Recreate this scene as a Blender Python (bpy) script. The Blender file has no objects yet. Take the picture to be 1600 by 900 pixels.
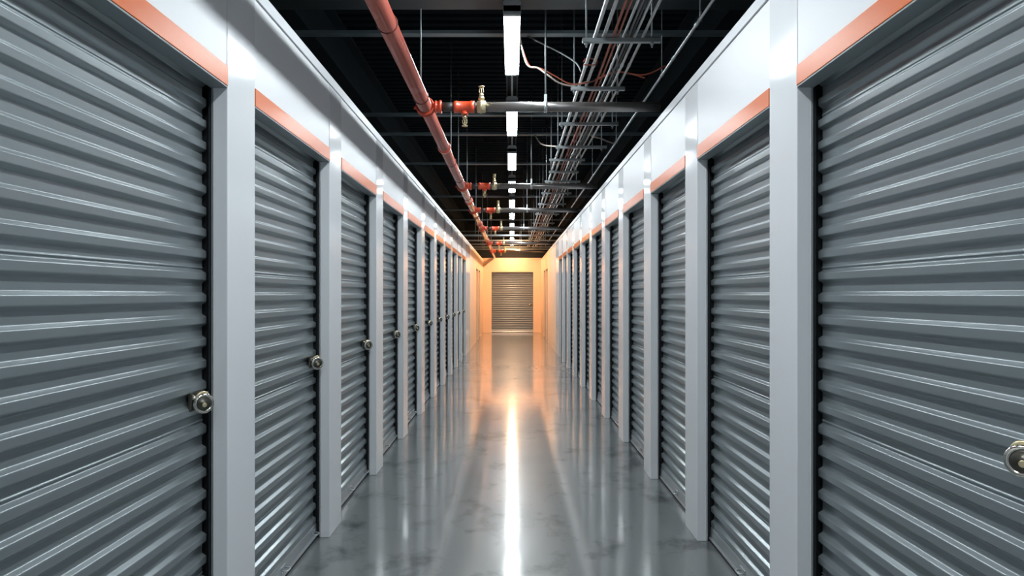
import bpy, bmesh, math, random
from mathutils import Vector, Matrix
random.seed(7)
C = bpy.context.scene.collection
PI = math.pi

# ------------------------------------------------------------------ place
F = 1067.0                 # focal length in pixels of the 1600 px wide frame (24 mm on 36 mm)
EYE = 1.40                 # camera height
W = 1.05                   # half width of the aisle
TOP = 2.662                # top of the unit walls
OPEN = 2.166               # height of the door openings
LIN = 2.242                # top of the orange lintels
LP = [2.52, 3.93, 5.29, 6.61, 7.94, 9.25, 10.52, 11.77, 13.00, 14.20, 15.55]    # near edges of the pillars
RP = [2.515, 3.87, 5.17, 6.46, 7.72, 9.00, 10.30, 11.60, 12.90, 14.10, 15.30]
PW = 0.27                  # pillar width
END = 24.9                 # far wall
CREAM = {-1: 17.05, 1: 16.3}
CEIL = 4.0

ORD = ['first', 'second', 'third', 'fourth', 'fifth', 'sixth', 'seventh', 'eighth', 'ninth', 'tenth', 'eleventh',
       'twelfth', 'thirteenth', 'fourteenth', 'fifteenth', 'sixteenth', 'seventeenth', 'eighteenth']
SIDE = {-1: "red pipe side", 1: "conduit side"}

# ------------------------------------------------------------------ materials
def mat(name, base, rough=0.5, metal=0.0, coat=0.0, var=0.06, scale=6.0, bump=0.0, bscale=40.0, stretch=(1, 1, 1),
        rvar=0.0, spec=0.5, emit=None, estr=0.0):
    m = bpy.data.materials.new(name); m.use_nodes = True
    n = m.node_tree.nodes; l = m.node_tree.links
    b = n['Principled BSDF']
    b.inputs['Metallic'].default_value = metal
    b.inputs['Roughness'].default_value = rough
    b.inputs['Specular IOR Level'].default_value = spec
    if coat:
        b.inputs['Coat Weight'].default_value = coat
        b.inputs['Coat Roughness'].default_value = 0.08
    tc = n.new('ShaderNodeTexCoord'); mp = n.new('ShaderNodeMapping'); mp.inputs['Scale'].default_value = stretch
    l.new(tc.outputs['Object'], mp.inputs['Vector'])
    nz = n.new('ShaderNodeTexNoise'); nz.inputs['Scale'].default_value = scale; nz.inputs['Detail'].default_value = 4
    l.new(mp.outputs['Vector'], nz.inputs['Vector'])
    mx = n.new('ShaderNodeMix'); mx.data_type = 'RGBA'
    mx.inputs[6].default_value = (*[c * (1 - var) for c in base], 1)
    mx.inputs[7].default_value = (*[min(1, c * (1 + var)) for c in base], 1)
    l.new(nz.outputs['Fac'], mx.inputs[0]); l.new(mx.outputs[2], b.inputs['Base Color'])
    if rvar:
        mr = n.new('ShaderNodeMapRange'); mr.inputs['From Min'].default_value = 0.3; mr.inputs['From Max'].default_value = 0.7
        mr.inputs['To Min'].default_value = max(0.02, rough - rvar); mr.inputs['To Max'].default_value = rough + rvar
        l.new(nz.outputs['Fac'], mr.inputs['Value']); l.new(mr.outputs['Result'], b.inputs['Roughness'])
    if bump:
        n2 = n.new('ShaderNodeTexNoise'); n2.inputs['Scale'].default_value = bscale; n2.inputs['Detail'].default_value = 2
        l.new(mp.outputs['Vector'], n2.inputs['Vector'])
        bp = n.new('ShaderNodeBump'); bp.inputs['Strength'].default_value = bump; bp.inputs['Distance'].default_value = 0.01
        l.new(n2.outputs['Fac'], bp.inputs['Height']); l.new(bp.outputs['Normal'], b.inputs['Normal'])
    if emit:
        b.inputs['Emission Color'].default_value = (*emit, 1); b.inputs['Emission Strength'].default_value = estr
    return m

M = {}
M['white'] = mat('white_painted_steel', (.72, .745, .77), .42, var=.02, scale=3, spec=.28)
M['post'] = mat('white_gloss_post', (.72, .745, .77), .12, var=.02, scale=3, spec=.09, bump=.03, bscale=2.5, stretch=(1, 1, .5))
M['cream'] = mat('warm_light_tint_steel', (.90, .70, .54), .45, coat=.1, var=.02, scale=3)  # cream base colour carries part of the far end's warm light
M['cap'] = mat('white_cap_steel', (.66, .69, .72), .35, coat=.2, var=.03)
M['orange'] = mat('orange_gloss_paint', (.64, .125, .012), .32, spec=.32, var=.04, scale=4)
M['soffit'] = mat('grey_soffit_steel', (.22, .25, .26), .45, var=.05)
M['curtain'] = mat('grey_galvanised_curtain', (.275, .315, .332), .29, metal=.52, var=.01, scale=2, spec=.6)
M['bar'] = mat('brushed_aluminium_bar', (.55, .58, .60), .32, metal=.85, var=.06, scale=12)
M['rubber'] = mat('black_rubber', (.012, .014, .016), .6, var=.1)
M['guide'] = mat('dark_guide_steel', (.018, .022, .026), .5, metal=.3, var=.1)
M['chrome'] = mat('chrome_steel', (.62, .60, .55), .16, metal=1, var=.08, scale=30)
M['darkchrome'] = mat('dark_worn_steel', (.10, .095, .08), .32, metal=.8, var=.2, scale=40)
M['brass'] = mat('aged_brass', (.62, .53, .33), .34, metal=.75, var=.12, scale=40)
M['redpipe'] = mat('red_painted_pipe', (.42, .105, .075), .24, coat=.8, var=.14, scale=7, stretch=(1, .3, 1), rvar=.05)
M['redfit'] = mat('bright_red_fitting', (.62, .07, .025), .38, coat=.3, var=.12, scale=20)
M['darkred'] = mat('dark_red_band', (.12, .022, .016), .45, var=.1)
M['steelpipe'] = mat('black_steel_pipe', (.20, .19, .185), .33, metal=.7, var=.25, scale=10, rvar=.06)
M['nipple'] = mat('dull_steel_nipple', (.07, .07, .065), .45, metal=.5, var=.2, scale=15)
M['conduit'] = mat('galvanised_conduit', (.50, .54, .55), .36, metal=.75, var=.12, scale=14)
M['dimconduit'] = mat('weathered_conduit', (.14, .155, .16), .45, metal=.5, var=.2, scale=14)
M['strut'] = mat('galvanised_strut', (.34, .385, .40), .42, metal=.6, var=.12, scale=18)
M['redwire'] = mat('red_cable_sheath', (.34, .085, .05), .45, var=.15)
M['palewire'] = mat('pale_cable_sheath', (.62, .52, .46), .45, var=.12)
M['darkwire'] = mat('black_cable_sheath', (.03, .033, .035), .5, var=.12)
M['longbeam'] = mat('black_primed_beam', (.012, .020, .025), .75, var=.2, spec=.1)
M['beam'] = mat('dark_primed_beam', (.034, .046, .052), .5, var=.16, scale=5, metal=.1)
M['joist'] = mat('grey_steel_joist', (.13, .175, .195), .45, metal=.4, var=.2, scale=9)
M['deck'] = mat('dark_ceiling_deck', (.006, .012, .016), .8, spec=.08, var=.2, scale=4)
M['outer'] = mat('dark_outer_wall', (.014, .018, .021), .7, var=.15)
M['housing'] = mat('grey_light_housing', (.34, .37, .38), .4, var=.05)
M['tube_cool'] = mat('lit_cool_diffuser', (.9, .9, .9), .4, emit=(.90, .97, 1.0), estr=84)
M['tube_warm'] = mat('lit_warm_diffuser', (.9, .85, .7), .4, emit=(1.0, .56, .28), estr=165)

def floor_material():
    m = bpy.data.materials.new('polished_concrete'); m.use_nodes = True
    n = m.node_tree.nodes; l = m.node_tree.links; b = n['Principled BSDF']
    tc = n.new('ShaderNodeTexCoord')
    def noise(scale, detail, sc=(1, 1, 1), rough=.55):
        mp = n.new('ShaderNodeMapping'); mp.inputs['Scale'].default_value = sc
        l.new(tc.outputs['Object'], mp.inputs['Vector'])
        z = n.new('ShaderNodeTexNoise'); z.inputs['Scale'].default_value = scale; z.inputs['Detail'].default_value = detail
        z.inputs['Roughness'].default_value = rough
        l.new(mp.outputs['Vector'], z.inputs['Vector']); return z.outputs['Fac']
    big = noise(1.6, 6, (1, .8, 1), .65); fine = noise(38, 3); mid = noise(5, 5, (1, .7, 1), .6); soft = noise(1.1, 1)
    add = n.new('ShaderNodeMath'); add.operation = 'ADD'; l.new(big, add.inputs[0]); l.new(mid, add.inputs[1])
    rp = n.new('ShaderNodeValToRGB'); e = rp.color_ramp.elements
    e[0].position = .78; e[0].color = (.020, .026, .028, 1); e[1].position = 1.24; e[1].color = (.155, .170, .171, 1)
    h = n.new('ShaderNodeMath'); h.operation = 'MULTIPLY_ADD'; h.inputs[1].default_value = .10
    l.new(fine, h.inputs[0]); l.new(add.outputs[0], h.inputs[2])
    l.new(h.outputs[0], rp.inputs['Fac']); l.new(rp.outputs['Color'], b.inputs['Base Color'])
    mr = n.new('ShaderNodeMapRange'); mr.inputs['From Min'].default_value = .35; mr.inputs['From Max'].default_value = .68
    mr.inputs['To Min'].default_value = .30; mr.inputs['To Max'].default_value = .40
    l.new(soft, mr.inputs['Value']); l.new(mr.outputs['Result'], b.inputs['Roughness'])
    b.inputs['Specular IOR Level'].default_value = .75; b.inputs['Coat Weight'].default_value = 1.0; b.inputs['Coat IOR'].default_value = 1.5
    mc = n.new('ShaderNodeMapRange'); mc.inputs['From Min'].default_value = .35; mc.inputs['From Max'].default_value = .68
    mc.inputs['To Min'].default_value = .085; mc.inputs['To Max'].default_value = .11
    l.new(soft, mc.inputs['Value']); l.new(mc.outputs['Result'], b.inputs['Coat Roughness'])
    wv = noise(2.2, 2, (1.2, .8, 1))
    bp = n.new('ShaderNodeBump'); bp.inputs['Strength'].default_value = .055; bp.inputs['Distance'].default_value = .02
    l.new(wv, bp.inputs['Height']); l.new(bp.outputs['Normal'], b.inputs['Normal']); l.new(bp.outputs['Normal'], b.inputs['Coat Normal'])
    return m
M['floor'] = floor_material()

# ------------------------------------------------------------------ mesh helpers
class MB:
    def __init__(s): s.bm = bmesh.new()
    def box(s, x0, x1, y0, y1, z0, z1):
        v = [s.bm.verts.new(p) for p in ((x0, y0, z0), (x1, y0, z0), (x1, y1, z0), (x0, y1, z0),
                                         (x0, y0, z1), (x1, y0, z1), (x1, y1, z1), (x0, y1, z1))]
        for f in ((0, 3, 2, 1), (4, 5, 6, 7), (0, 1, 5, 4), (1, 2, 6, 5), (2, 3, 7, 6), (3, 0, 4, 7)):
            s.bm.faces.new([v[i] for i in f])
        return s
    def prism(s, prof, axis, a0, a1):
        """closed profile of 2-D points swept along one axis"""
        def P(p, a):
            return {'x': (a, p[0], p[1]), 'y': (p[0], a, p[1]), 'z': (p[0], p[1], a)}[axis]
        A = [s.bm.verts.new(P(p, a0)) for p in prof]; B = [s.bm.verts.new(P(p, a1)) for p in prof]
        n = len(prof)
        for i in range(n):
            s.bm.faces.new((A[i], A[(i + 1) % n], B[(i + 1) % n], B[i]))
        s.bm.faces.new(A[::-1]); s.bm.faces.new(B)
        return s
    def tube(s, pts, r, seg=16, cap=True):
        pts = [Vector(p) for p in pts]; rs = r if isinstance(r, (list, tuple)) else [r] * len(pts)
        rings = []; up = None
        for i, p in enumerate(pts):
            t = (pts[min(i + 1, len(pts) - 1)] - pts[max(i - 1, 0)])
            if t.length < 1e-9: t = Vector((0, 0, 1))
            t.normalize()
            if up is None:
                up = Vector((0, 0, 1)) if abs(t.z) < .9 else Vector((1, 0, 0))
            u = (up - t * up.dot(t)).normalized(); w = t.cross(u); up = u
            rings.append([s.bm.verts.new(p + (u * math.cos(2 * PI * k / seg) + w * math.sin(2 * PI * k / seg)) * rs[i]) for k in range(seg)])
        for a, b in zip(rings, rings[1:]):
            for k in range(seg):
                f = s.bm.faces.new((a[k], a[(k + 1) % seg], b[(k + 1) % seg], b[k])); f.smooth = True
        if cap:
            s.bm.faces.new(rings[0][::-1]); s.bm.faces.new(rings[-1])
        return s
    def turn(s, base, axis, prof, seg=20):
        """lathe: prof is a list of (distance along axis, radius); equal steps make sharp shoulders"""
        base = Vector(base); t = Vector(axis).normalized()
        u = (Vector((0, 0, 1)) if abs(t.z) < .9 else Vector((1, 0, 0))); u = (u - t * u.dot(t)).normalized(); w = t.cross(u)
        rings = [[s.bm.verts.new(base + t * a + (u * math.cos(2 * PI * k / seg) + w * math.sin(2 * PI * k / seg)) * max(r, 1e-4)) for k in range(seg)] for a, r in prof]
        for a, b in zip(rings, rings[1:]):
            for k in range(seg):
                f = s.bm.faces.new((a[k], a[(k + 1) % seg], b[(k + 1) % seg], b[k])); f.smooth = True
        s.bm.faces.new(rings[0][::-1]); s.bm.faces.new(rings[-1])
        return s
    def torus(s, c, axis, R, r, seg=28, sub=8, a0=0, a1=2 * PI):
        c = Vector(c); t = Vector(axis).normalized()
        u = (Vector((0, 0, 1)) if abs(t.z) < .9 else Vector((1, 0, 0))); u = (u - t * u.dot(t)).normalized(); w = t.cross(u)
        full = abs(a1 - a0 - 2 * PI) < 1e-6; n = seg if full else seg + 1
        rings = []
        for i in range(n):
            a = a0 + (a1 - a0) * i / seg; d = u * math.cos(a) + w * math.sin(a)
            rings.append([s.bm.verts.new(c + d * (R + r * math.cos(2 * PI * k / sub)) + t * r * math.sin(2 * PI * k / sub)) for k in range(sub)])
        for i in range(seg):
            a, b = rings[i], rings[(i + 1) % n]
            for k in range(sub):
                f = s.bm.faces.new((a[k], b[k], b[(k + 1) % sub], a[(k + 1) % sub])); f.smooth = True
        if not full:
            s.bm.faces.new(rings[0]); s.bm.faces.new(rings[-1][::-1])
        return s
    def build(s, name, m, parent=None, bevel=0.0, loc=None, weighted=False, rotz=0):
        bmesh.ops.recalc_face_normals(s.bm, faces=s.bm.faces[:])
        me = bpy.data.meshes.new(name); s.bm.to_mesh(me); s.bm.free()
        me.materials.append(m)
        o = bpy.data.objects.new(name, me); C.objects.link(o)
        if parent: o.parent = parent
        if loc: o.location = loc
        if rotz: o.rotation_euler.z = rotz
        if bevel:
            b = o.modifiers.new('edge_softening', 'BEVEL'); b.width = bevel; b.segments = 2; b.limit_method = 'ANGLE'; b.angle_limit = math.radians(40)
        if weighted:
            for p in me.polygons: p.use_smooth = True
            wn = o.modifiers.new('weighted_normals', 'WEIGHTED_NORMAL'); wn.keep_sharp = True
        return o

def empty(name, loc, rotz=0.0):
    o = bpy.data.objects.new(name, None); C.objects.link(o)
    o.empty_display_size = .1; o.location = loc; o.rotation_euler.z = rotz
    return o
def tag(o, label, cat, group=None, kind='thing'):
    o['label'] = label; o['category'] = cat; o['kind'] = kind
    if group: o['group'] = group
    return o
def struct(o): o['kind'] = 'structure'; return o

# ------------------------------------------------------------------ the shell
struct(MB().box(-3.4, 3.4, -3.2, END + .4, -.12, 0).build('floor', M['floor']))

# ceiling deck: ribs run across the aisle
mb = MB(); prof = []; y = -3.2
while y < END + .2:
    prof += [(y, CEIL), (y + .075, CEIL), (y + .09, CEIL + .05), (y + .135, CEIL + .05)]; y += .15
prof += [(y, CEIL), (y, CEIL + .12), (-3.2, CEIL + .12)]
mb.prism(prof, 'x', -3.4, 3.4); struct(mb.build('ceiling', M['deck']))
for s, nm in ((-1, 'wall_left_outer'), (1, 'wall_right_outer')):
    struct(MB().box(min(s * 3.4, s * 3.5), max(s * 3.4, s * 3.5), -3.2, END + .3, 0, CEIL + .1).build(nm, M['outer']))
struct(MB().box(-3.4, 3.4, -3.3, -3.2, 0, CEIL + .1).build('wall_back', M['outer']))

# unit walls: white fascia above the doors, blank piece behind the camera, cap on top
for s, nm in ((-1, 'wall_left'), (1, 'wall_right')):
    P = LP if s < 0 else RP
    xf = s * (W + .003); xb = s * (W + .05)
    mb = MB()
    mb.box(min(xf, xb), max(xf, xb), -3.2, 1.0, 0, TOP - .053)
    e = P[0] - 1.16
    for d in P:
        mb.box(min(xf, xb), max(xf, xb), e + .0006, d - .0006, LIN + .001, TOP - .053); e = d + PW
    struct(mb.build(nm, M['white'], bevel=.001))
    # the far stretch of wall has the warm light's tint in its cream colour
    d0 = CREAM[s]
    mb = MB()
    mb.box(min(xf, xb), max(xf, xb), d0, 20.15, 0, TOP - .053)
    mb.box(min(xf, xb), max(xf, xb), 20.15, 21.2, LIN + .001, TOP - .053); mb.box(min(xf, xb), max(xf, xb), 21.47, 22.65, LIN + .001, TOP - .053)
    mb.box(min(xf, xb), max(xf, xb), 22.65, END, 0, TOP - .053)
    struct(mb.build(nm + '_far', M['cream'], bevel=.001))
    # cap channel along the top edge
    a, b = s * (W - .006), s * (W + .07)
    mb = MB().box(min(a, b), max(a, b), -3.2, d0, TOP - .052, TOP)
    struct(mb.build('trim_1' if s < 0 else 'trim_2', M['cap'], bevel=.0015))
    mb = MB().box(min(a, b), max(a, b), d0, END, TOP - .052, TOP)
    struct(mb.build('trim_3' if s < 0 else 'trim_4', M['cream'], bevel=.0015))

# far wall around its own wide door
EX0, EX1, EZ = -.747, .775, 2.215
mb = MB()
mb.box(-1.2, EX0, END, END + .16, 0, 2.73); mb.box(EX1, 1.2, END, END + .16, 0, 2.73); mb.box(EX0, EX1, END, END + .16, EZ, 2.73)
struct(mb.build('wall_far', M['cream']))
struct(MB().box(-3.4, 3.4, END + .29, END + .39, 0, CEIL + .1).build('wall_far_outer', M['outer']))
mb = MB().box(-1.048, EX0 - .02, END - .012, END, 0, .09).box(EX1 + .02, 1.048, END - .012, END, 0, .09)
struct(mb.build('baseboard_far', M['cream'], bevel=.002))

# ------------------------------------------------------------------ roll-up doors
PITCH = .0803
def curtain_profile(z0, z1):
    """front outline of the corrugated sheet going up: (depth, height, normal); depth 0 = recessed pan"""
    n = int(math.ceil((z1 - z0) / PITCH)); D = .0160
    raw = [(0, z0 - .02)]
    for i in range(n):
        z = z0 + i * PITCH
        # undercut, raised pan, sloping shoulder, recessed pan
        raw += [(0, z + .002), (D, z + .0130), (D, z + .0385), (0, z + .0485)]
        if i % 7 == 3:      # lapped sheet seam, a small extra step
            raw += [(0, z + .0545), (.0030, z + .0555), (.0030, z + .0590), (0, z + .0615)]
    raw.append((0, z0 + n * PITCH + .02))
    def nrm(p, q):
        t = (Vector(q) - Vector(p)).normalized(); return Vector((t.y, -t.x))
    out = [(*raw[0], nrm(raw[0], raw[1]))]
    for i in range(1, len(raw) - 1):
        p, q, r = (Vector(raw[k]) for k in (i - 1, i, i + 1))
        n0, n1 = nrm(p, q), nrm(q, r)
        rad = min(.0032, .4 * (p - q).length, .4 * (r - q).length); k = 5
        a = q + (p - q).normalized() * rad; b = q + (r - q).normalized() * rad
        for j in range(k + 1):
            t = j / k; v = a * (1 - t) ** 2 + q * 2 * t * (1 - t) + b * t ** 2
            out.append((v.x, v.y, (n0 * (1 - t) + n1 * t).normalized()))
    out.append((*raw[-1], nrm(raw[-2], raw[-1])))
    return out

def make_curtain(w, zt, parent):
    pr = curtain_profile(.075, zt); N = len(pr); ya, yb = -w / 2 - .004, w / 2 + .004
    V = []
    for off in (0, -.0025):
        for d, z, _ in pr: V += [(-.096 + d + off, ya, z), (-.096 + d + off, yb, z)]
    Fc = []
    for i in range(N - 1):
        Fc.append((2 * i, 2 * i + 1, 2 * i + 3, 2 * i + 2))
    B = 2 * N
    for i in range(N - 1):
        Fc.append((B + 2 * i + 1, B + 2 * i, B + 2 * i + 2, B + 2 * i + 3))
        Fc.append((2 * i, 2 * i + 2, B + 2 * i + 2, B + 2 * i)); Fc.append((2 * i + 1, B + 2 * i + 1, B + 2 * i + 3, 2 * i + 3))
    Fc.append((0, B, B + 1, 1)); Fc.append((2 * N - 2, 2 * N - 1, B + 2 * N - 1, B + 2 * N - 2))
    me = bpy.data.meshes.new('curtain'); me.from_pydata(V, [], Fc); me.materials.append(M['curtain'])
    cn = []
    for p in me.polygons:
        p.use_smooth = True
        for vi in p.vertices:
            if p.index < N - 1:
                nn = pr[vi // 2][2]; cn.append((nn.x, 0.0, nn.y))
            else: cn.append(tuple(p.normal))
    me.normals_split_custom_set(cn)
    o = bpy.data.objects.new('curtain', me); C.objects.link(o); o.parent = parent
    return o

def make_door(label, group, loc, rotz, w, latch_off=.10, zt=2.32, zl=1.02):
    t = empty('roll_up_door', loc, rotz); tag(t, label, 'roll-up door', group)
    make_curtain(w, zt, t)
    # side guides: channels behind the jambs with a lip either side of the sheet
    for s in (-1, 1):
        y0, y1 = s * (w / 2 + .005), s * (w / 2 + .05)
        mb = MB().box(-.125, -.0625, min(y0 + s * .03, y1), max(y0 + s * .03, y1), 0, zt)
        mb.box(-.071, -.0625, min(y0 - s * .004, y1), max(y0 - s * .004, y1), 0, zt - .02)
        mb.box(-.125, -.112, min(y0 - s * .004, y1), max(y0 - s * .004, y1), 0, zt - .02)
        mb.build('guide_track', M['guide'], t)
    # bottom bar: angle with a bright face, and its rubber seal
    mb = MB().prism([(-.105, .014), (-.068, .014), (-.066, .020), (-.074, .030), (-.076, .078), (-.080, .086), (-.105, .086)], 'y', -w / 2 - .002, w / 2 + .002)
    mb.build('bottom_bar', M['bar'], t, bevel=.0015)
    MB().box(-.103, -.070, -w / 2, w / 2, 0, .0145).build('rubber_seal', M['rubber'], t)
    # pull handle in the middle of the bar, and the step by the latch side
    for yy in (.0, w / 2 - .07):
        mb = MB().box(-.079, -.072, yy - .035, yy + .035, .034, .064)
        mb.tube([(-.074, yy - .024, .048), (-.052, yy - .024, .046), (-.046, yy - .018, .046), (-.046, yy + .018, .046), (-.052, yy + .024, .046), (-.074, yy + .024, .048)], .0042, 8)
        mb.build('pull_handle', M['bar'], t)
    # slide latch on the right of the door as one faces it
    yl = w / 2 - latch_off
    la = MB().box(-.085, -.072, yl - .040, yl + .050, zl - .032, zl + .034).build('latch', M['darkchrome'], t, bevel=.003)
    mb = MB().box(-.076, -.066, yl - .036, yl + .085, zl + .010, zl + .026)
    mb.box(-.066, -.046, yl - .008, yl + .004, zl + .006, zl + .032)
    mb.build('slide_bolt', M['chrome'], la, bevel=.002)
    return t

def make_lock(label, loc, rotz, w, latch_off, zl=1.02):
    yl = w / 2 - latch_off
    c = Matrix.Rotation(rotz, 4, 'Z') @ Vector((-.047, yl - .008, zl - .006))
    turn = {0: -48, 1: 48}.get(0 if abs(rotz) < .1 else 1 if rotz > 1 else 2, 10)
    t = empty('disc_padlock', Vector(loc) + c, rotz + math.radians(turn)); tag(t, label, 'padlock', 'round disc locks on the roll-up doors')
    # thick round body with a stepped rim, facing the aisle
    mb = MB().turn((-.010, 0, 0), (1, 0, 0), [(0, .028), (.002, .034), (.007, .036), (.019, .036), (.024, .034), (.026, .029), (.0262, .027), (.023, .025), (.0225, .0)], 32)
    mb.build('body', M['chrome'], t)
    mb = MB().turn((.0125, 0, 0), (1, 0, 0), [(0, .0245), (.002, .0245), (.0035, .022), (.0035, .012), (.006, .011), (.006, .0)], 28)
    mb.build('face_plate', M['darkchrome'], t)
    mb = MB().turn((.018, 0, -.004), (1, 0, 0), [(0, .008), (.003, .008), (.004, .0065)], 16).box(.0218, .0226, -.0012, .0012, -.009, .001)
    mb.build('key_cylinder', M['brass'], t)
    MB().torus((.002, 0, .018), (1, 0, 0), .021, .0048, 18, 8, -PI / 2 * 1.1, PI / 2 * 1.1).build('shackle', M['brass'], t)
    return t

def pillar(label, s, d, w, m, group):
    x0, x1 = sorted((s * W, s * (W + .060)))
    o = MB().box(x0, x1, 0, w, 0, TOP - .053)
    a, b = sorted((s * W, s * (W + .060)))
    # folded return lip behind the jamb
    for yy in (.0, w - .012):
        c0, c1 = sorted((s * (W + .050), s * (W + .0602)))
        o.box(c0, c1, yy, yy + .012, 0, TOP - .06)
    return tag(o.build('pillar', m, loc=(0, d, 0), bevel=.0035), label, 'pillar', group)

def lintel(label, s, d0, d1, m, group):
    t = empty('door_lintel', (0, (d0 + d1) / 2, OPEN)); tag(t, label, 'lintel', group)
    h = (d1 - d0) / 2
    a, b = sorted((s * (W - .003), s * (W + .012)))
    MB().box(a, b, -h + .001, h - .001, .003, LIN - OPEN).build('face_board', m, t, bevel=.0015)
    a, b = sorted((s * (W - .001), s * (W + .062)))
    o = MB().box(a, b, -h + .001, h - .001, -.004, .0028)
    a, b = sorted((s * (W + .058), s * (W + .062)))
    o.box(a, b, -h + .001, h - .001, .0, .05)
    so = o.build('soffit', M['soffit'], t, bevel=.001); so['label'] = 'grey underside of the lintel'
    return t

for s in (-1, 1):
    P = LP if s < 0 else RP
    rz = 0 if s < 0 else PI
    prev = P[0] - 1.16
    for j, d in enumerate(P):
        w = d - prev; mid = (d + prev) / 2
        extra = {0: 'grey corrugated roll-up door cut by the frame edge, nearest the camera, %s'}.get(
            j, 'grey corrugated roll-up door, %s from the camera, %%s' % ORD[j]) % SIDE[s]
        loc = (s * W, mid, 0)
        lo = .09 if s < 0 else .10; zz = 1.05 if s > 0 and j == 0 else 1.02
        make_door(extra, 'grey roll-up doors along the aisle', loc, rz, w, lo, zl=zz)
        if s < 0 or j == 0:
            make_lock('round steel disc lock on the %s roll-up door, %s' % (ORD[j], SIDE[s]), loc, rz, w, lo, zz)
        lintel('orange lintel over the %s roll-up door, %s' % (ORD[j], SIDE[s]), s, prev, d, M['orange'], 'orange lintels over the doors')
        wd = PW if j < len(P) - 1 else CREAM[s] - d
        pillar('white steel pillar just beyond the %s roll-up door, %s' % (ORD[j], SIDE[s]), s, d, wd, M['post'], 'white pillars between the doors')
        prev = d + PW
    # blank closing post this side of the first door
    a, b = sorted((s * W, s * (W + .06)))
    struct(MB().box(a, b, P[0] - 1.16 - .36, P[0] - 1.16, 0, TOP - .053).build('trim_5' if s < 0 else 'trim_6', M['post'], bevel=.0035))
    # two doors in the cream stretch
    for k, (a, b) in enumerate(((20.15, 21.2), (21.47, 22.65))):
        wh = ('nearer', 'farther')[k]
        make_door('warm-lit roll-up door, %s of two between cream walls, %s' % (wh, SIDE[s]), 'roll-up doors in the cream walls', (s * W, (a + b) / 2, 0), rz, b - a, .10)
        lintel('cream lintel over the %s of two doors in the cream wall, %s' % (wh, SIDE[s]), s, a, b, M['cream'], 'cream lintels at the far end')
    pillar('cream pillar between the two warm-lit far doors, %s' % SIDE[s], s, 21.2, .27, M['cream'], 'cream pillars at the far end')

# far door, facing the camera
def far_door():
    w = EX1 - EX0
    t = make_door('wide brown-lit roll-up door in the cream wall closing the aisle', None, ((EX0 + EX1) / 2, END + .10, 0), -PI / 2, w, .10, zt=2.30)
    return t
fd = far_door()
make_lock('round steel disc lock on the wide door that closes the aisle', ((EX0 + EX1) / 2, END + .10, 0), -PI / 2, EX1 - EX0, .10)
# its latch sits on the right as one faces it

# ------------------------------------------------------------------ strip lights
ZF = 3.18
def strip_light(label, d, warm):
    t = empty('strip_light', (0, d, ZF)); tag(t, label, 'ceiling light', 'strip lights down the middle of the aisle')
    L = 1.22; r = .052
    prof = []
    for i in range(9):
        a = PI + PI * i / 8
        prof.append((r * math.cos(a), .016 + .014 * math.sin(a)))
    prof += [(r, .022), (-r, .022)]
    mb = MB().prism(prof, 'y', .03, L - .03)
    mb.build('diffuser', M['tube_warm' if warm else 'tube_cool'], t)
    mb = MB().prism([(-.056, .019), (.056, .019), (.056, .082), (.040, .100), (-.040, .100), (-.056, .082)], 'y', 0, L)
    mb.build('housing', M['housing'], t, bevel=.002)
    for y0 in (0, L - .03):
        MB().prism([(-.056, -.002), (.056, -.002), (.058, .03), (.058, .062), (-.058, .062), (-.058, .03)], 'y', y0, y0 + .03).build('end_cap', M['housing'], t, bevel=.004)
    for y0 in (.2, L - .2):
        MB().box(-.018, .018, y0 - .012, y0 + .012, .098, .130).build('mounting_clip', M['strut'], t)
    return t
for k in range(-3, 10):
    d = 4.34 + 2.13 * k
    if k >= 0:
        lab = 'strip light above the aisle, %s from the camera' % ORD[k]
        if k == 0: lab = 'strip light nearest the camera, longest in view, hung below the big beam'
        if k == 9: lab = 'warm strip light right in front of the far cream wall'
        if k == 8: lab = 'warm strip light, second from the far cream wall'
    else:  # unseen fixtures behind the camera, added for the light they give
        lab = 'unseen strip light added behind the camera to light the aisle, %s back' % ORD[-k - 1]
    strip_light(lab, d, k >= 7)
# slotted rail carrying the lights
zr = ZF + .13
mb = MB()
mb.box(-.052, -.044, -3, END - .1, zr, zr + .045); mb.box(.044, .052, -3, END - .1, zr, zr + .045); mb.box(-.052, .052, -3, END - .1, zr + .041, zr + .045)
rail = mb.build('light_rail', M['beam'])
tag(rail, 'long dark channel rail that carries the row of strip lights', 'rail')
tag(MB().tube([(0, -3, zr + .022), (0, END - .2, zr + .022)], .009, 8).build('power_cable', M['conduit']), 'pale cable lying inside the rail above the strip lights', 'cable')

# ------------------------------------------------------------------ ceiling steel
def ibeam(name, axis, c, a0, a1, zb, h, fw, tf, tw, m='beam'):
    """I section: c = cross position, zb = underside"""
    p = [(c - fw / 2, zb), (c + fw / 2, zb), (c + fw / 2, zb + tf), (c + tw / 2, zb + tf), (c + tw / 2, zb + h - tf), (c + fw / 2, zb + h - tf),
         (c + fw / 2, zb + h), (c - fw / 2, zb + h), (c - fw / 2, zb + h - tf), (c - tw / 2, zb + h - tf), (c - tw / 2, zb + tf), (c - fw / 2, zb + tf)]
    return struct(MB().prism(p, axis, a0, a1).build(name, M[m], bevel=.002))
ibeam('ceiling_beam', 'x', 4.60, -3.3, 3.3, EYE + 1.98, .60, .30, .02, .014)
for dy in (405, 279, 249, 203, 152, 131, 116, 98, 90):
    d = 1.95 * F / dy; z0 = EYE + 1.95
    struct(MB().prism([(d - .035, z0), (d + .035, z0), (d + .035, z0 + .012), (d - .023, z0 + .012), (d - .028, z0 + .026), (d - .035, z0 + .026)], 'x', -3.3, 3.3).build('ceiling_beam', M['joist'], bevel=.0015))
for d in (1.2, -1.2):
    ibeam('ceiling_beam', 'x', d, -3.3, 3.3, EYE + 1.98, .60, .30, .02, .014)
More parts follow.
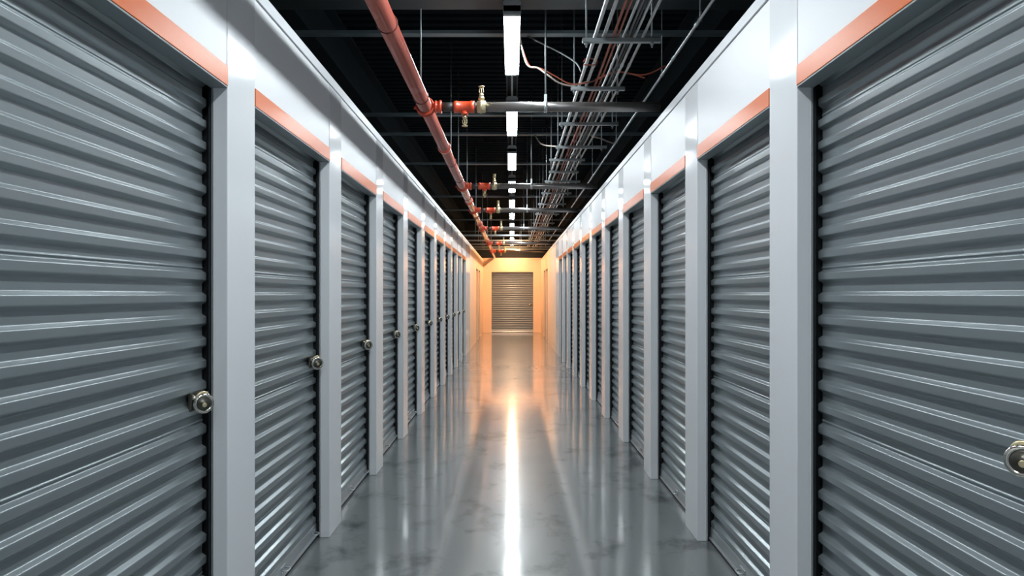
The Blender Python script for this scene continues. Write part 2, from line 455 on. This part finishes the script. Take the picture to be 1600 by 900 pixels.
for s in (-1, 1):
    ibeam('ceiling_beam', 'y', s * 1.72, -3.1, END, EYE + 2.12, CEIL - EYE - 2.12, .20, .016, .012, 'longbeam')
# light cross struts slung lower towards the far end
for i, d in enumerate((18.6, 20.4, 21.9, 23.2, 24.3)):
    t = empty('cross_strut', (0, d, 2.99)); tag(t, 'steel cross strut under the far ceiling, %s from the camera' % ORD[i], 'strut', 'cross struts near the far end')
    MB().prism([(-.02, 0), (.02, 0), (.02, .04), (.012, .04), (.012, .01), (-.012, .01), (-.012, .04), (-.02, .04)], 'x', -1.35, 1.35).build('channel', M['strut'], t)
    for x in (-1.0, 1.0):
        MB().tube([(x, 0, -.02), (x, 0, CEIL - 2.97)], .006, 8).build('threaded_rod', M['strut'], t)

# ------------------------------------------------------------------ sprinkler main
PX, PZ, PR = -.632, EYE + 1.37, .049
t = empty('sprinkler_main', (PX, 0, PZ)); tag(t, 'long red sprinkler pipe running the length of the aisle under the ceiling', 'pipe')
MB().tube([(0, -2.9, 0), (0, END - .05, 0)], PR, 28).build('pipe', M['redpipe'], t)
for d in (6.35, 10.0, 13.2, 17.2, 21.0):
    MB().turn((0, d - .035, 0), (0, 1, 0), [(0, PR + .002), (.004, PR + .011), (.026, PR + .013), (.044, PR + .013), (.066, PR + .011), (.07, PR + .002)], 28).build('grooved_coupling', M['redfit'], t)

def pipe_hanger(label, d):
    t = empty('pipe_hanger', (PX, d, PZ)); tag(t, label, 'pipe hanger', 'hangers of the red pipe')
    MB().torus((0, 0, 0), (0, 1, 0), PR + .0035, .0032, 32, 6).build('ring_band', M['darkred'], t)
    mb = MB().tube([(0, 0, PR), (0, 0, CEIL - PZ + .02)], .0055, 8)
    mb.turn((0, 0, PR - .002), (0, 0, 1), [(0, .011), (.018, .011), (.018, .009), (.03, .009)], 6)
    mb.build('threaded_rod', M['strut'], t)
for i, d in enumerate((3.45, 4.73, 7.07, 8.05, 9.6, 12.0, 14.6, 17.6, 20.6)):
    pipe_hanger('thin hanger ring and rod on the red pipe, %s from the camera' % ORD[i], d)

# branches across the aisle with sprinkler heads
def sprinkler(name, base, up, parent):
    ax = (0, 0, 1 if up else -1)
    k = 1 if up else -1
    mb = MB().turn(base, ax, [(0, .013), (.010, .013), (.011, .017), (.026, .017), (.027, .011), (.034, .010)], 12)
    b = Vector(base)
    for s in (-1, 1):   # frame arms
        mb.tube([b + Vector((s * .008, 0, k * .032)), b + Vector((s * .016, 0, k * .045)), b + Vector((s * .014, 0, k * .062)), b + Vector((s * .003, 0, k * .078))], .0035, 8)
    mb.turn(b + Vector((0, 0, k * .034)), ax, [(0, .004), (.014, .005), (.03, .004), (.046, .005)], 8)
    mb.turn(b + Vector((0, 0, k * .078)), ax, [(0, .006), (.003, .022), (.006, .022), (.007, .010), (.012, .005)], 16)
    return mb.build(name, M['brass'], parent)

def branch(label, d):
    t = empty('sprinkler_branch', (PX, d, PZ)); tag(t, label, 'sprinkler pipe', 'sprinkler branches off the red pipe')
    BR = .036
    # saddle strap round the main and neck
    mb = MB().turn((0, -.030, 0), (0, 1, 0), [(0, PR + .001), (.004, PR + .012), (.056, PR + .012), (.06, PR + .001)], 28)
    mb.torus((0, -.028, 0), (0, 1, 0), PR + .012, .008, 28, 8); mb.torus((0, .028, 0), (0, 1, 0), PR + .012, .008, 28, 8)
    mb.tube([(-PR - .035, 0, -.006), (-PR, 0, -.006)], .010, 8)
    mb.turn((PR - .01, 0, 0), (1, 0, 0), [(0, .040), (.030, .038), (.031, .046), (.042, .046), (.044, .040), (.060, .040), (.062, .048), (.078, .048), (.080, .040)], 24)
    mb.build('saddle', M['redfit'], t)
    MB().tube([(PR + .068, 0, 0), (PR + .17, 0, 0)], BR - .003, 20).build('nipple', M['nipple'], t)
    x0 = PR + .158
    mb = MB().turn((x0, 0, 0), (1, 0, 0), [(0, BR), (.001, BR + .007), (.025, BR + .008), (.028, BR + .004), (.12, BR + .004), (.123, BR + .008), (.150, BR + .007), (.151, BR)], 24)
    mb.turn((x0 + .080, 0, -BR + .004), (0, 0, -1), [(0, .026), (.012, .024), (.014, .028), (.026, .026), (.027, .018)], 16)
    mb.build('tee', M['redfit'], t)
    sprinkler('pendent_sprinkler', (x0 + .080, 0, -BR - .020), False, t)
    x1 = x0 + .155
    mb = MB().tube([(x1 - .012, 0, 0), (x1 + .02, 0, 0)], BR, 20)
    mb.build('spacer', M['nipple'], t)
    mb = MB().turn((x1 + .014, 0, 0), (1, 0, 0), [(0, BR + .003), (.002, BR + .009), (.020, BR + .010), (.022, BR + .014), (.040, BR + .014), (.042, BR + .010), (.062, BR + .009), (.064, BR + .002)], 8)
    mb.turn((x1 + .046, 0, BR), (0, 0, 1), [(0, .022), (.018, .019), (.019, .023), (.036, .021), (.038, .014)], 12)
    mb.build('union', M['brass'], t)
    sprinkler('upright_sprinkler', (x1 + .046, 0, BR + .030), True, t)
    xe = 1.02 - PX
    MB().tube([(x1 + .06, 0, 0), (xe + .06, 0, 0)], BR, 20).build('branch_pipe', M['steelpipe'], t)
    xh = .245 - PX
    mb = MB().turn((xh - .012, 0, 0), (1, 0, 0), [(0, BR + .001), (.001, BR + .005), (.023, BR + .005), (.024, BR + .001)], 20)
    mb.box(xh - .010, xh + .010, -.006, .006, BR, BR + .055)
    mb.build('hanger_clamp', M['conduit'], t)
    MB().tube([(xh, 0, BR + .05), (xh, 0, CEIL - PZ + .02)], .006, 8).build('hanger_rod', M['strut'], t)
for i, d in enumerate((4.99, 8.64, 11.1, 14.15, 18.3, 21.6)):
    branch('sprinkler branch with brass heads off the red pipe, %s from the camera' % ORD[i], d)

# ------------------------------------------------------------------ conduits and cables
CZ = EYE + 1.62
def wavy(xr, z, amp, ph, a0=1.2, a1=23.5, step=.45, amp_z=0.0):
    pts = []; d = a0
    while d <= a1:
        pts.append((xr * (z - EYE) + amp * math.sin(d * 1.15 + ph) + .4 * amp * math.sin(d * 2.7 + ph * 2), d, z + amp_z * math.sin(d * 1.9 + ph))); d += step
    return pts
CON = [(.322, .0120, 'conduit', 0, 'thick silver conduit in the bundle, the one nearest the strip lights'),
       (.356, .0115, 'conduit', 0, 'thick silver conduit in the bundle, second from the strip lights'),
       (.434, .0085, 'conduit', .006, 'thin silver conduit between the red and dark cables of the bundle'),
       (.478, .0085, 'conduit', .008, 'slightly wavy silver conduit, second from the outer edge of the bundle'),
       (.510, .0090, 'conduit', .008, 'wavy silver conduit on the outer edge of the bundle')]
for xr, r, m, amp, lab in CON:
    t = empty('conduit', (0, 0, 0)); tag(t, lab, 'conduit', 'silver conduits above the aisle')
    pts = wavy(xr, CZ, amp, .8)
    MB().tube(pts, r, 12).build('tube', M[m], t)
    for d in (4.6, 7.9, 11.0, 14.2):
        k = min(range(len(pts)), key=lambda i: abs(pts[i][1] - d)); p, q = Vector(pts[k]), Vector(pts[k + 1])
        MB().turn(p, (q - p), [(0, r), (.001, r + .003), (.05, r + .003), (.051, r)], 12).build('coupling', M[m], t)
CAB = [(.394, .0085, 'redwire', 'red cable inside the conduit bundle, nearest the thick conduits'),
       (.412, .0070, 'redwire', 'second red cable inside the conduit bundle, beside the thin conduit'),
       (.452, .0080, 'dimconduit', 'dull grey cable in the bundle, next to the thin silver conduit'),
       (.4635, .0070, 'darkwire', 'black cable in the bundle, next to the wavy silver conduits')]
for xr, r, m, lab in CAB:
    o = MB().tube(wavy(xr, CZ - .004, .006, .8, a1=19.5, amp_z=.003), r, 8).build('cable', M[m]); tag(o, lab, 'cable', 'cables in the conduit bundle')

# outermost conduit with couplings and stand-off hangers
OX, OZ = 1.13, EYE + 1.65
t = empty('conduit', (0, 0, 0)); tag(t, 'single straight silver conduit above the wall top, apart from the bundle', 'conduit', 'silver conduits above the aisle')
MB().tube([(OX, 1.0, OZ), (OX, 23.0, OZ)], .0105, 12).build('tube', M['conduit'], t)
for d in (4.15, 4.75, 6.0, 8.2, 10.4, 12.8):
    MB().turn((OX, d, OZ), (0, 1, 0), [(0, .0105), (.001, .0145), (.045, .0145), (.046, .0105)], 12).build('coupling', M['conduit'], t)
for d in (4.1, 5.15, 7.4, 9.6, 12.0, 15.0):
    mb = MB().torus((OX, d, OZ), (0, 1, 0), .0130, .003, 16, 6).box(OX - .003, OX + .006, d - .008, d + .008, OZ + .014, OZ + .05)
    mb.tube([(OX, d, OZ + .04), (OX, d, CEIL + .02)], .004, 6)
    mb.build('hanger', M['strut'], t)

# trapeze struts under the bundle
def trapeze(label, d, x0, x1, rods=(.02, -.05)):
    t = empty('trapeze_hanger', ((x0 + x1) / 2, d, CZ - .045)); tag(t, label, 'trapeze hanger', 'trapeze struts under the conduits')
    h = (x1 - x0) / 2
    z = .026
    MB().prism([(-.016, 0), (.016, 0), (.016, z), (.010, z), (.010, .004), (-.010, .004), (-.010, z), (-.016, z)], 'x', -h, h).build('strut', M['strut'], t)
    for x in (-h + .025, h - .055):
        mb = MB().tube([(x, 0, -.03), (x, 0, CEIL - CZ + .06)], .0055, 8)
        mb.turn((x, 0, -.014), (0, 0, 1), [(0, .012), (.013, .012)], 6)
        mb.build('threaded_rod', M['strut'], t)
TR = [(4.27, .44, .93), (5.27, .455, .87), (6.36, .44, .99), (7.36, .47, 1.02), (8.06, .44, .86), (8.85, .48, .86), (9.6, .46, .96), (10.7, .46, .93),
      (12.0, .46, .95), (13.5, .46, .93), (15.2, .46, .95), (17.2, .46, .95), (19.4, .46, .95)]
for i, (d, a, b) in enumerate(TR):
    trapeze('trapeze strut on two rods under the conduit bundle, %s from the camera' % ORD[i], d, a, b)

# loose cables sagging across the bundle
def pt(px, py, d): return ((px - 800) * d / F, d, EYE + (460 - py) * d / F)
def smooth(P, n=6):
    P = [Vector(p) for p in P]; out = []
    for i in range(len(P) - 1):
        p0 = P[max(i - 1, 0)]; p1 = P[i]; p2 = P[i + 1]; p3 = P[min(i + 2, len(P) - 1)]
        for k in range(n):
            u = k / n
            out.append(.5 * ((2 * p1) + (p2 - p0) * u + (2 * p0 - 5 * p1 + 4 * p2 - p3) * u * u + (3 * p1 - p0 - 3 * p2 + p3) * u ** 3))
    out.append(P[-1]); return out
def cable(label, pts, r, m):
    tag(MB().tube(smooth(pts), r, 8).build('loose_cable', M[m]), label, 'cable', 'loose cables sagging under the ceiling')
cable('pale loose cable drooping from the nearest strip light down to the conduits',
      [(.052, 4.95, ZF + .11), pt(823, 100, 4.98), pt(840, 106, 5.0), pt(857, 118, 5.0), pt(873, 129, 5.05), pt(892, 134, 5.12), pt(905, 131, 5.17), pt(915, 128, 5.2)], .0058, 'palewire')
cable('red loose cable drooping beside the pale one, then rising to the outer conduit',
      [(.052, 5.0, ZF + .11), pt(826, 101, 5.03), pt(845, 107, 5.03), pt(866, 118, 5.07), pt(888, 130, 5.12), pt(905, 131, 5.15), pt(925, 127, 5.15), pt(945, 118, 5.12), pt(962, 112, 5.1), pt(985, 115, 5.1), pt(1003, 117, 5.1), pt(1020, 113, 5.1), pt(1040, 103, 5.1), (OX + .01, 5.12, OZ + .02)], .0052, 'redwire')
cable('short red loose cable end hanging beyond the conduit bundle',
      [pt(930, 126, 5.3), pt(950, 117, 5.27), pt(965, 112, 5.25), pt(985, 115, 5.25), pt(1008, 122, 5.25)], .005, 'redwire')
cable('black loose cable slanting from the ceiling to the thick conduits',
      [pt(812, 49, 5.15), pt(845, 67, 5.15), pt(875, 82, 5.12), pt(900, 98, 5.0), pt(908, 112, 4.97)], .006, 'dimconduit')
cable('pale loose cable curling down from the ceiling by the third strip light',
      [pt(836, 211, 8.36), pt(843, 222, 8.1), pt(852, 227, 7.8), pt(873, 229, 7.47)], .007, 'palewire')
cable('pale loose cable slanting from the conduits to the outer conduit',
      [pt(925, 213, 7.0), pt(938, 216, 7.2), pt(950, 221, 7.4), pt(962, 225, 7.5)], .008, 'palewire')
cable('red loose cable looping round the two thick conduits',
      [pt(912, 96, 4.72), pt(917, 91, 4.76), pt(932, 94, 4.78), pt(930, 101, 4.76), pt(912, 101, 4.70)], .0045, 'redwire')

# ------------------------------------------------------------------ camera, world, view
cam = bpy.data.cameras.new('camera'); co = bpy.data.objects.new('camera', cam); C.objects.link(co)
cam.lens = 24.0; cam.sensor_width = 36.0; cam.shift_y = 10 / 1600; cam.clip_end = 200; cam.clip_start = .02
co.location = (0, 0, EYE); co.rotation_euler = (PI / 2, 0, 0)
sc = bpy.context.scene; sc.camera = co
w = bpy.data.worlds.new('world'); sc.world = w; w.use_nodes = True
w.node_tree.nodes['Background'].inputs['Color'].default_value = (.35, .5, .6, 1)
w.node_tree.nodes['Background'].inputs['Strength'].default_value = .005
vs = sc.view_settings
vs.view_transform = 'Standard'; vs.look = 'None'; vs.gamma = 1.0; vs.use_curve_mapping = False; vs.exposure = 0.0
